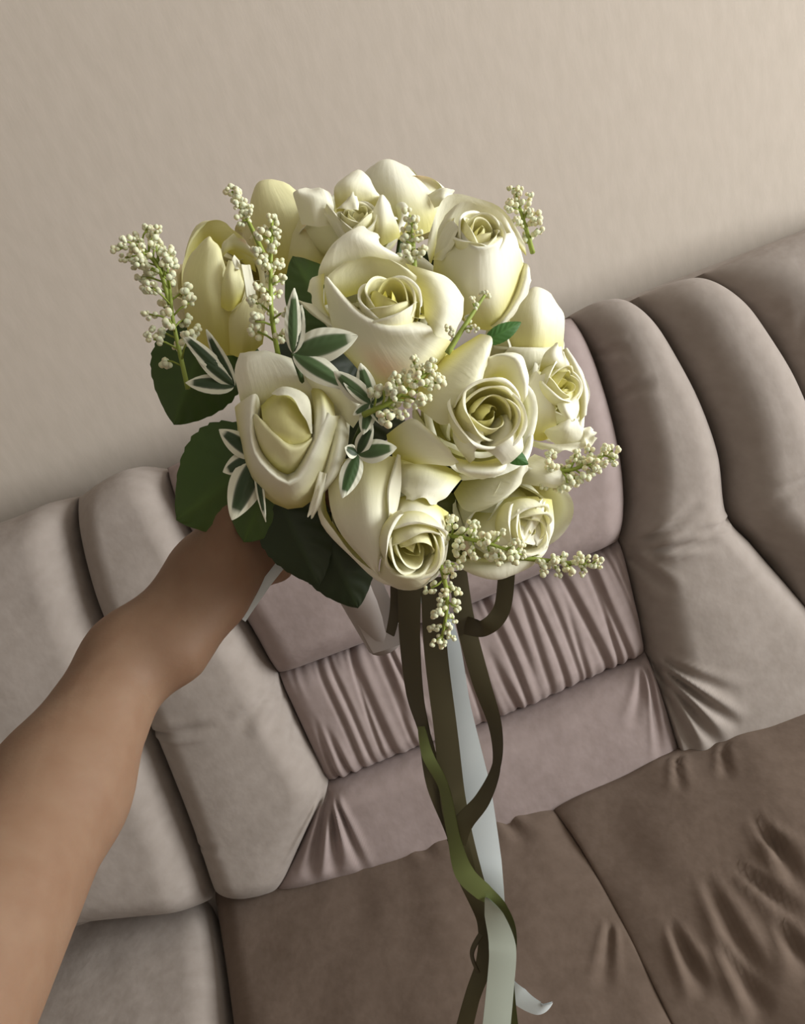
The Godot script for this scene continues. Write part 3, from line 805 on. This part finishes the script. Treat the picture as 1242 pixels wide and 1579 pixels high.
	n = rose("full white rose right of centre with swirled heart", 730, 645, 0.482, 98, Vector3(0.25, 0.02, 0.95), 11, {"roll": 1.0})
	sheet(n, 0.45, [[[596, 670, -10], [605, 700, -12], [640, 715, -12]], [[632, 645, 8], [645, 685, 8], [670, 716, 2]], [[655, 650, 14], [680, 690, 14], [712, 722, 10]], [[662, 655, 10], [690, 690, 12], [722, 728, 8]]], {"y0": 0.9})
	sheet(n, 0.45, [[[640, 625, -6], [660, 570, -8], [740, 515, -8]], [[660, 640, 8], [690, 585, 10], [755, 515, 6]], [[690, 660, 12], [720, 605, 16], [765, 520, 8]], [[700, 640, 10], [735, 600, 12], [764, 535, 4]]], {"y0": 0.9, "y1": 0.2})
	sheet(n, 0.45, [[[730, 620, -4], [765, 580, -6], [795, 640, -4]], [[745, 560, 6], [785, 560, 8], [808, 620, 6]], [[755, 545, 10], [800, 556, 12], [815, 610, 8]], [[758, 540, 4], [806, 550, 4], [820, 615, 2]]])
	heart(n, 752, 640, 0.428, 50, Vector3(0.22, 0.05, 0.95), 44, 0.6)
	sheet(n, 0.45, [[[740, 690, 14], [755, 660, 14], [772, 640, 12]], [[760, 700, 24], [780, 670, 26], [785, 640, 20]], [[775, 715, 18], [798, 690, 20], [796, 655, 14]], [[770, 725, 8], [806, 695, 8], [802, 650, 4]]], {"y0": 0.1})
	sheet(n, 0.45, [[[700, 640, 10], [700, 680, 10], [725, 715, 8]], [[725, 640, 24], [722, 675, 26], [735, 705, 22]], [[752, 655, 26], [745, 680, 28], [735, 700, 26]]], {"y0": 0.1})
	sheet(n, 0.45, [[[700, 705, 4], [740, 712, 6], [785, 700, 4]], [[705, 722, 14], [745, 728, 16], [782, 722, 12]], [[712, 735, 10], [750, 738, 10], [780, 730, 8]]])
	n = rose("white rose at the lower right beneath its neighbours", 775, 785, 0.512, 94, Vector3(0.4, -0.45, 0.8), 12, {})
	sheet(n, 0.49, [[[700, 760, -4], [730, 725, -6], [800, 690, -6]], [[715, 785, 6], [750, 755, 10], [808, 690, 6]], [[740, 790, 12], [785, 755, 16], [818, 690, 10]], [[765, 782, 12], [800, 750, 14], [824, 700, 6]]])
	sheet(n, 0.49, [[[800, 745, 0], [800, 720, -2], [825, 700, -4]], [[835, 750, 12], [845, 730, 12], [850, 710, 6]], [[870, 755, 10], [880, 745, 10], [868, 722, 4]], [[876, 762, 4], [884, 750, 4], [872, 724, 0]]], {"y0": 0.1})
	sheet(n, 0.49, [[[720, 800, -6], [770, 770, -4], [830, 765, -4]], [[735, 840, 12], [790, 820, 22], [845, 790, 8]], [[770, 850, 16], [800, 845, 22], [848, 830, 6]]])
	sheet(n, 0.49, [[[800, 830, 20], [813, 835, 22]], [[822, 790, 22], [836, 800, 18]], [[830, 768, 18], [846, 775, 12]]], {"y0": 0.1})
	sheet(n, 0.49, [[[815, 790, 10], [830, 770, 8], [852, 770, 2]], [[815, 830, 18], [840, 815, 12], [856, 810, 0]], [[810, 846, 16], [840, 842, 10], [852, 840, 0]]])
	sheet(n, 0.49, [[[700, 850, -14], [770, 860, -16], [850, 820, -16]], [[708, 872, 0], [765, 872, 6], [846, 846, 0]], [[722, 884, 2], [770, 893, 6], [835, 866, 2]], [[724, 882, -4], [772, 890, -4], [838, 862, -4]]])
	heart(n, 812, 815, 0.474, 40, Vector3(0.5, -0.35, 0.75), 52, 0.4)
	# broad rose leaves
	var dk := srgb(0.145, 0.195, 0.085)
	var d2 := srgb(0.25, 0.345, 0.125)
	leaf("leaf", 330, 490, 0.53, 268, 655, 0.55, 150, {"serr": 0.05, "green": d2, "bend": 0.05})
	leaf("leaf", 425, 690, 0.477, 272, 802, 0.488, 190, {"serr": 0.05, "green": d2, "bend": 0.06, "fat": 0.8})
	leaf("leaf", 440, 690, 0.474, 376, 836, 0.482, 130, {"serr": 0.05, "green": d2, "bend": 0.05})
	leaf("leaf", 470, 740, 0.478, 434, 872, 0.487, 115, {"serr": 0.05, "green": dk, "bend": 0.05})
	leaf("leaf", 600, 700, 0.54, 690, 740, 0.485, 120, {"green": srgb(0.30, 0.36, 0.14)})
	leaf("leaf", 650, 755, 0.50, 722, 868, 0.505, 95, {"green": srgb(0.36, 0.38, 0.17)})
	leaf("leaf", 525, 530, 0.50, 452, 395, 0.52, 95, {"green": d2})
	leaf("leaf", 418, 735, 0.476, 492, 903, 0.488, 115, {"serr": 0.06, "green": dk, "bend": 0.05})
	leaf("leaf", 490, 790, 0.485, 552, 938, 0.50, 120, {"serr": 0.05, "green": dk, "bend": 0.04})
	leaf("leaf", 745, 530, 0.475, 804, 497, 0.475, 28, {"serr": 0.05, "green": srgb(0.25, 0.42, 0.18)})
	leaf("leaf", 770, 690, 0.46, 815, 716, 0.46, 26, {"green": srgb(0.25, 0.42, 0.18)})
	leaf("leaf", 560, 560, 0.53, 420, 560, 0.50, 150, {"green": dk})
	leaf("leaf", 560, 620, 0.53, 560, 690, 0.48, 130, {"green": dk})
	leaf("leaf", 660, 480, 0.53, 650, 380, 0.51, 110, {"green": dk})
	leaf("leaf", 660, 700, 0.54, 740, 790, 0.50, 120, {"green": dk})
	# variegated leaves, white edged
	var vg := srgb(0.29, 0.38, 0.22)
	var vgd := srgb(0.19, 0.26, 0.15)
	var groups := [
		[[452, 545, 0.425], [[552, 518, 54, vg], [454, 444, 26, vg], [465, 470, 30, vgd], [540, 600, 40, vg]]],
		[[572, 622, 0.42], [[515, 572, 34, vg], [556, 560, 30, vg], [605, 600, 24, vg], [560, 670, 26, vg], [530, 590, 20, vg], [588, 655, 18, vg], [545, 640, 16, vg]]],
		[[362, 595, 0.475], [[286, 590, 36, vgd], [278, 512, 26, vgd], [318, 508, 24, vgd], [300, 545, 26, vgd]]],
		[[396, 705, 0.458], [[338, 662, 36, vgd], [344, 728, 36, vgd], [358, 802, 52, vgd], [374, 650, 26, vgd], [410, 805, 14, vgd]]],
		[[552, 700, 0.425], [[612, 690, 38, vg], [528, 768, 34, srgb(0.24, 0.34, 0.17)], [575, 655, 26, vgd], [532, 690, 24, vgd]]]]
	for g in groups:
		var root := Node3D.new()
		root.name = "variegated_sprig"
		bouquet.add_child(root, true)
		root.position = at(g[0][0], g[0][1], g[0][2]) - bo
		for l in g[1]:
			var b: Vector3 = Vector3.ZERO
			var t: Vector3 = at(l[0], l[1], g[0][2] - 0.004) - bo - root.position
			obj("leaf", leaf_mesh(b, t, l[2] * g[0][2] / F, view(rng.randf_range(-0.4, 0.4), rng.randf_range(-0.2, 0.5), 1), {"vari": true, "green": l[3], "nv": 22, "bend": rng.randf_range(0.03, 0.12), "fat": 0.8}), M.leaf, root)
		obj("stem", tube([at(520, 745, 0.54) - bo - root.position, (at(520, 745, 0.54) - bo - root.position) * 0.4, Vector3.ZERO], [0.0014], 6), M.dark_stem, root)
	# filler sprigs of cream berries
	sprig([[290, 600, 0.485], [268, 500, 0.485], [255, 420, 0.49], [205, 372, 0.49]], 26, 38, 101, {"taper": 0.9, "size": 1.15})
	sprig([[262, 470, 0.488], [245, 415, 0.487], [212, 372, 0.485]], 14, 40, 112, {"taper": 0.9, "start": 0.3})
	sprig([[408, 395, 0.485], [385, 345, 0.485], [358, 295, 0.485]], 9, 18, 102, {"start": 0.5})
	sprig([[430, 552, 0.452], [418, 470, 0.43], [420, 340, 0.435]], 20, 34, 103, {"taper": 0.3})
	sprig([[640, 420, 0.455], [638, 380, 0.455], [632, 332, 0.455]], 9, 18, 104)
	sprig([[822, 390, 0.51], [808, 340, 0.515], [792, 290, 0.515]], 14, 26, 105)
	sprig([[690, 545, 0.43], [715, 505, 0.43], [748, 455, 0.435]], 5, 20, 106, {"size": 0.7})
	sprig([[560, 640, 0.415], [610, 615, 0.41], [665, 570, 0.415]], 22, 38, 107, {"taper": 0.7})
	sprig([[815, 722, 0.498], [880, 725, 0.48], [945, 695, 0.485]], 20, 34, 108, {"taper": 0.4})
	sprig([[668, 822, 0.480], [740, 835, 0.45], [805, 855, 0.45]], 20, 32, 109, {"taper": 0.4})
	sprig([[800, 860, 0.485], [860, 866, 0.485], [922, 872, 0.485]], 13, 20, 110, {"taper": 0.5})
	sprig([[672, 846, 0.480], [690, 920, 0.46], [680, 992, 0.465]], 16, 28, 111, {"taper": 0.5})
	# ribbons
	ribbon("ribbon", "wide white ribbon hanging straight", [[655, 900, 0.56, 34, 0], [690, 985, 0.57, 34, 5], [706, 1090, 0.58, 40, 8], [732, 1220, 0.59, 52, 5], [752, 1330, 0.60, 44, 0], [768, 1430, 0.61, 26, 30], [778, 1500, 0.62, 20, 40], [800, 1535, 0.62, 30, 10], [832, 1555, 0.62, 26, 20], [852, 1545, 0.62, 18, 60]], M.white_ribbon)
	ribbon("ribbon", "dark olive ribbon hanging straight", [[668, 890, 0.55, 38, 0], [672, 1000, 0.56, 36, 5], [688, 1130, 0.57, 36, 0], [700, 1240, 0.58, 40, -10], [722, 1340, 0.59, 40, 0], [750, 1420, 0.60, 30, 20], [748, 1480, 0.605, 26, 10], [728, 1540, 0.61, 24, 0], [708, 1620, 0.62, 28, 0]], M.olive)
	ribbon("ribbon", "", [[632, 890, 0.55, 38, 0], [632, 980, 0.56, 34, 20], [640, 1070, 0.57, 30, 30], [655, 1130, 0.572, 22, 40], [672, 1210, 0.578, 28, 0], [705, 1290, 0.585, 30, 0], [722, 1360, 0.592, 30, 20]], M.olive)
	ribbon("ribbon", "olive ribbon bowing out to the right", [[706, 880, 0.545, 28, 0], [718, 960, 0.55, 30, 0], [742, 1050, 0.555, 28, 10], [764, 1120, 0.56, 22, 30], [766, 1180, 0.565, 16, 50], [745, 1232, 0.57, 24, 20], [716, 1268, 0.575, 30, 0], [704, 1300, 0.58, 30, 0]], M.olive)
	ribbon("ribbon", "", [[782, 880, 0.53, 26, 20], [774, 940, 0.535, 26, 10], [748, 968, 0.54, 28, -20], [718, 964, 0.55, 28, 0]], M.olive)
	ribbon("ribbon", "light green ribbon twisting round the others", [[650, 1120, 0.565, 12, 30], [660, 1165, 0.565, 18, 0], [685, 1215, 0.567, 18, 30], [700, 1290, 0.572, 20, 20], [716, 1345, 0.575, 30, 0], [745, 1375, 0.577, 28, 0], [775, 1400, 0.585, 20, 40], [792, 1440, 0.592, 14, 60], [788, 1510, 0.60, 12, 50], [792, 1600, 0.61, 20, 20]], M.green_ribbon)
	ribbon("ribbon", "grey white satin ribbon end", [[752, 1385, 0.575, 10, 60], [762, 1410, 0.577, 30, 20], [775, 1460, 0.58, 42, 0], [772, 1520, 0.585, 42, 0], [762, 1620, 0.59, 44, 0]], M.sheer_ribbon)
	ribbon("ribbon", "", [[742, 1440, 0.59, 8, 40], [728, 1470, 0.59, 9, 60], [738, 1500, 0.59, 8, 40]], M.olive)
	ribbon("ribbon", "", [[552, 880, 0.565, 55, 0], [580, 950, 0.575, 62, 0], [598, 1000, 0.585, 46, 0]], M.wrap)
	ribbon("ribbon", "", [[612, 905, 0.558, 20, 10], [610, 940, 0.562, 18, 20], [602, 978, 0.57, 15, 30]], M.olive)
	ribbon("ribbon", "", [[440, 862, 0.515, 16, 20], [410, 900, 0.515, 15, 10], [370, 952, 0.515, 22, 0]], M.white_ribbon)

# ------------------------------------------------------------------ the arm
var bones := []        # [a, b, ra, rb, group]
func bone(a: Vector3, b: Vector3, ra: float, rb: float, g: int) -> void:
	bones.append([a, b - a, ra, rb, g, 1.0 / maxf((b - a).length_squared(), 1e-9)])

func smin(a: float, b: float, k: float) -> float:
	var h: float = maxf(k - absf(a - b), 0.0) / k
	return minf(a, b) - h * h * k * 0.25

func field(p: Vector3) -> float:
	var g := [1.0, 1.0, 1.0, 1.0, 1.0, 1.0]
	for b in bones:
		var pa: Vector3 = p - b[0]
		var t: float = clampf(pa.dot(b[1]) * b[5], 0, 1)
		var d: float = (pa - b[1] * t).length() - lerpf(b[2], b[3], t)
		var k: int = b[4]
		g[k] = smin(g[k], d, 0.018 if k == 0 else 0.005)
	var f: float = g[0]
	for k in range(1, 6):
		f = smin(f, g[k], 0.006)
	return f

func build_person() -> void:
	var wrist := at(200, 1016, 0.482)
	bone(at(-165, 1650, 0.30), at(88, 1222, 0.42), 0.042, 0.0325, 0)
	bone(at(88, 1222, 0.42), wrist, 0.0325, 0.0245, 0)
	bone(wrist, at(318, 890, 0.515), 0.0225, 0.0205, 0)
	bone(at(276, 1003, 0.480), at(335, 930, 0.50), 0.0180, 0.0145, 0)
	bone(at(318, 890, 0.515), at(420, 812, 0.55), 0.0205, 0.016, 0)
	# the grip
	var hc := bo - (at(596, 985, 0.60) - at(482, 812, 0.54)).normalized() * 0.034
	var ha := (at(596, 985, 0.60) - at(482, 812, 0.54)).normalized()
	var e1 := (at(380, 860, 0.54) - hc)
	e1 = (e1 - ha * e1.dot(ha)).normalized()
	var e2 := ha.cross(e1).normalized()
	if e2.dot(cf) < 0:
		e2 = -e2
	for k in 4:
		var up := ha * ((k - 1.6) * 0.017)
		var j := []
		for s in [[-12, 0.030], [55, 0.027], [120, 0.024], [185, 0.023]]:
			var a := deg_to_rad(s[0])
			j.append(hc + up + (e1 * cos(a) + e2 * sin(a)) * s[1])
		var thick: float = [0.0092, 0.0095, 0.009, 0.008][k]
		bone(at(330, 880, 0.515), j[0], 0.014, thick * 1.1, 0)
		for s in 3:
			bone(j[s], j[s + 1], thick * (1.0 - 0.07 * s), thick * (0.93 - 0.07 * s), k + 1)
	var tj := []
	for s in [[-40, 0.036], [-85, 0.027], [-140, 0.024]]:
		var a := deg_to_rad(s[0])
		tj.append(hc - ha * 0.036 + (e1 * cos(a) + e2 * sin(a)) * s[1])
	bone(at(335, 915, 0.503), tj[0], 0.0145, 0.0115, 0)
	bone(tj[0], tj[1], 0.0115, 0.0105, 5)
	bone(tj[1], tj[2], 0.0105, 0.0085, 5)

	var cell := 0.0036
	var lo := Vector3.INF
	var hi := -Vector3.INF
	for b in bones:
		for e in [b[0], b[0] + b[1]]:
			lo = lo.min(e - Vector3.ONE * 0.05)
			hi = hi.max(e + Vector3.ONE * 0.05)
	var nb := 6
	var dim := Vector3i(((hi - lo) / (cell * nb)).ceil())
	var val := {}
	var cells := []
	var reach := cell * nb * 0.87 + cell * 2.0
	for bz in dim.z:
		for by in dim.y:
			for bx in dim.x:
				var c := lo + (Vector3(bx, by, bz) + Vector3.ONE * 0.5) * cell * nb
				if absf(field(c)) < reach:
					cells.append(Vector3i(bx, by, bz) * nb)
	var vid := {}
	var verts := PackedVector3Array()
	var ix := PackedInt32Array()
	var corner := [Vector3i(0, 0, 0), Vector3i(1, 0, 0), Vector3i(0, 1, 0), Vector3i(1, 1, 0), Vector3i(0, 0, 1), Vector3i(1, 0, 1), Vector3i(0, 1, 1), Vector3i(1, 1, 1)]
	var edges := [[0, 1], [2, 3], [4, 5], [6, 7], [0, 2], [1, 3], [4, 6], [5, 7], [0, 4], [1, 5], [2, 6], [3, 7]]
	for block in cells:
		for z in nb + 1:
			for y in nb + 1:
				for x in nb + 1:
					var k: Vector3i = block + Vector3i(x, y, z)
					if not val.has(k):
						val[k] = field(lo + Vector3(k) * cell)
	for block in cells:
		for z in nb:
			for y in nb:
				for x in nb:
					var k: Vector3i = block + Vector3i(x, y, z)
					var f := []
					var inside := 0
					for c in corner:
						var w: float = val[k + c]
						f.append(w)
						inside += 1 if w < 0 else 0
					if inside == 0 or inside == 8:
						continue
					var sum := Vector3.ZERO
					var n := 0
					for e in edges:
						var a: float = f[e[0]]
						var b: float = f[e[1]]
						if (a < 0) != (b < 0):
							sum += Vector3(corner[e[0]]).lerp(Vector3(corner[e[1]]), a / (a - b))
							n += 1
					vid[k] = verts.size()
					verts.append(lo + (Vector3(k) + sum / n) * cell)
	for k in vid:
		for ax in 3:
			var d := Vector3i.ZERO
			d[ax] = 1
			var a: float = val[k]
			if not val.has(k + d):
				continue
			var b: float = val[k + d]
			if (a < 0) == (b < 0):
				continue
			var u := Vector3i.ZERO
			u[(ax + 1) % 3] = 1
			var w := Vector3i.ZERO
			w[(ax + 2) % 3] = 1
			if not (vid.has(k - u) and vid.has(k - w) and vid.has(k - u - w)):
				continue
			var q0: int = vid[k]
			var q1: int = vid[k - u]
			var q2: int = vid[k - u - w]
			var q3: int = vid[k - w]
			ix.append_array([q0, q2, q1, q0, q3, q2] if a < 0 else [q0, q1, q2, q0, q2, q3])
	var o := obj("person", mesh_of(verts, ix), M.skin)
	tag(o, "bare outstretched forearm and hand gripping the bouquet from below", "person")

# ------------------------------------------------------------------ the scene
func _ready() -> void:
	rng.seed = 7
	var p := deg_to_rad(PITCH)
	var r := deg_to_rad(ROLL)
	cf = Vector3(0, -sin(p), -cos(p))
	var u0 := Vector3(0, cos(p), -sin(p))
	cr = Vector3.RIGHT * cos(r) - u0 * sin(r)
	cu = Vector3.RIGHT * sin(r) + u0 * cos(r)
	var cam := Camera3D.new()
	cam.name = "camera"
	cam.fov = rad_to_deg(2.0 * atan(789.5 / F))
	cam.transform = Transform3D(Basis(cr, cu, -cf), EYE)
	cam.near = 0.02
	add_child(cam)
	cam.current = true
	var env := Environment.new()
	var sky := Sky.new()
	var sm := ProceduralSkyMaterial.new()
	sm.sky_top_color = Color(0.70, 0.76, 0.84)
	sm.sky_horizon_color = Color(0.85, 0.87, 0.89)
	sm.ground_horizon_color = Color(0.6, 0.6, 0.58)
	sm.ground_bottom_color = Color(0.4, 0.4, 0.38)
	sky.sky_material = sm
	env.background_mode = Environment.BG_SKY
	env.sky = sky
	env.background_energy_multiplier = 1.0
	env.tonemap_mode = Environment.TONE_MAPPER_LINEAR
	env.tonemap_exposure = 1.0
	env.sdfgi_enabled = true
	env.ssao_enabled = true
	env.ssil_enabled = true
	var we := WorldEnvironment.new()
	we.name = "environment"
	we.environment = env
	add_child(we)
	# daylight entering by the window in the right wall
	var al := AreaLight3D.new()
	al.name = "window_daylight"
	al.area_size = Vector2(2.1, 1.4)
	al.light_color = Color(0.98, 0.992, 0.985)
	al.light_energy = 17.5
	al.area_range = 12.0
	al.area_attenuation = 2.0
	al.shadow_enabled = true
	al.position = Vector3(3.28, 1.65, 1.85)
	al.rotation_degrees = Vector3(0, 90, 0)
	add_child(al)

	make_materials()
	struct("floor", box_mesh(Vector3(-2.5, -0.1, -0.1), Vector3(3.5, 0, 3.9)), M.floor)
	struct("ceiling", box_mesh(Vector3(-2.5, 2.9, -0.1), Vector3(3.5, 3.0, 3.9)), M.paint)
	struct("wall_back", box_mesh(Vector3(-2.5, 0, -0.1), Vector3(3.5, 2.9, 0)), M.wall)
	struct("wall_front", box_mesh(Vector3(-2.5, 0, 3.8), Vector3(3.5, 2.9, 3.9)), M.plaster)
	struct("wall_left", box_mesh(Vector3(-2.5, 0, 0), Vector3(-2.4, 2.9, 3.8)), M.plaster)
	struct("wall_right", boxes_mesh([[Vector3(3.4, 0, 0), Vector3(3.5, 2.9, 0.5)], [Vector3(3.4, 0, 2.7), Vector3(3.5, 2.9, 3.8)], [Vector3(3.4, 0, 0.5), Vector3(3.5, 0.9, 2.7)], [Vector3(3.4, 2.4, 0.5), Vector3(3.5, 2.9, 2.7)]]), M.plaster)
	var win := Node3D.new()
	win.name = "window_1"
	win.set_meta("kind", "structure")
	add_child(win)
	obj("window_frame", boxes_mesh([[Vector3(3.42, 0.9, 0.5), Vector3(3.48, 2.4, 0.56)], [Vector3(3.42, 0.9, 2.64), Vector3(3.48, 2.4, 2.7)], [Vector3(3.42, 0.9, 0.56), Vector3(3.48, 0.96, 2.64)], [Vector3(3.42, 2.34, 0.56), Vector3(3.48, 2.4, 2.64)], [Vector3(3.42, 0.96, 1.57), Vector3(3.48, 2.34, 1.63)]]), M.frame_white, win)
	for z in [0.56, 1.63]:
		obj("pane", box_mesh(Vector3(3.445, 0.96, z), Vector3(3.453, 2.34, z + 1.01)), M.glass, win)
	build_sofa()
	build_bouquet()
	build_person()
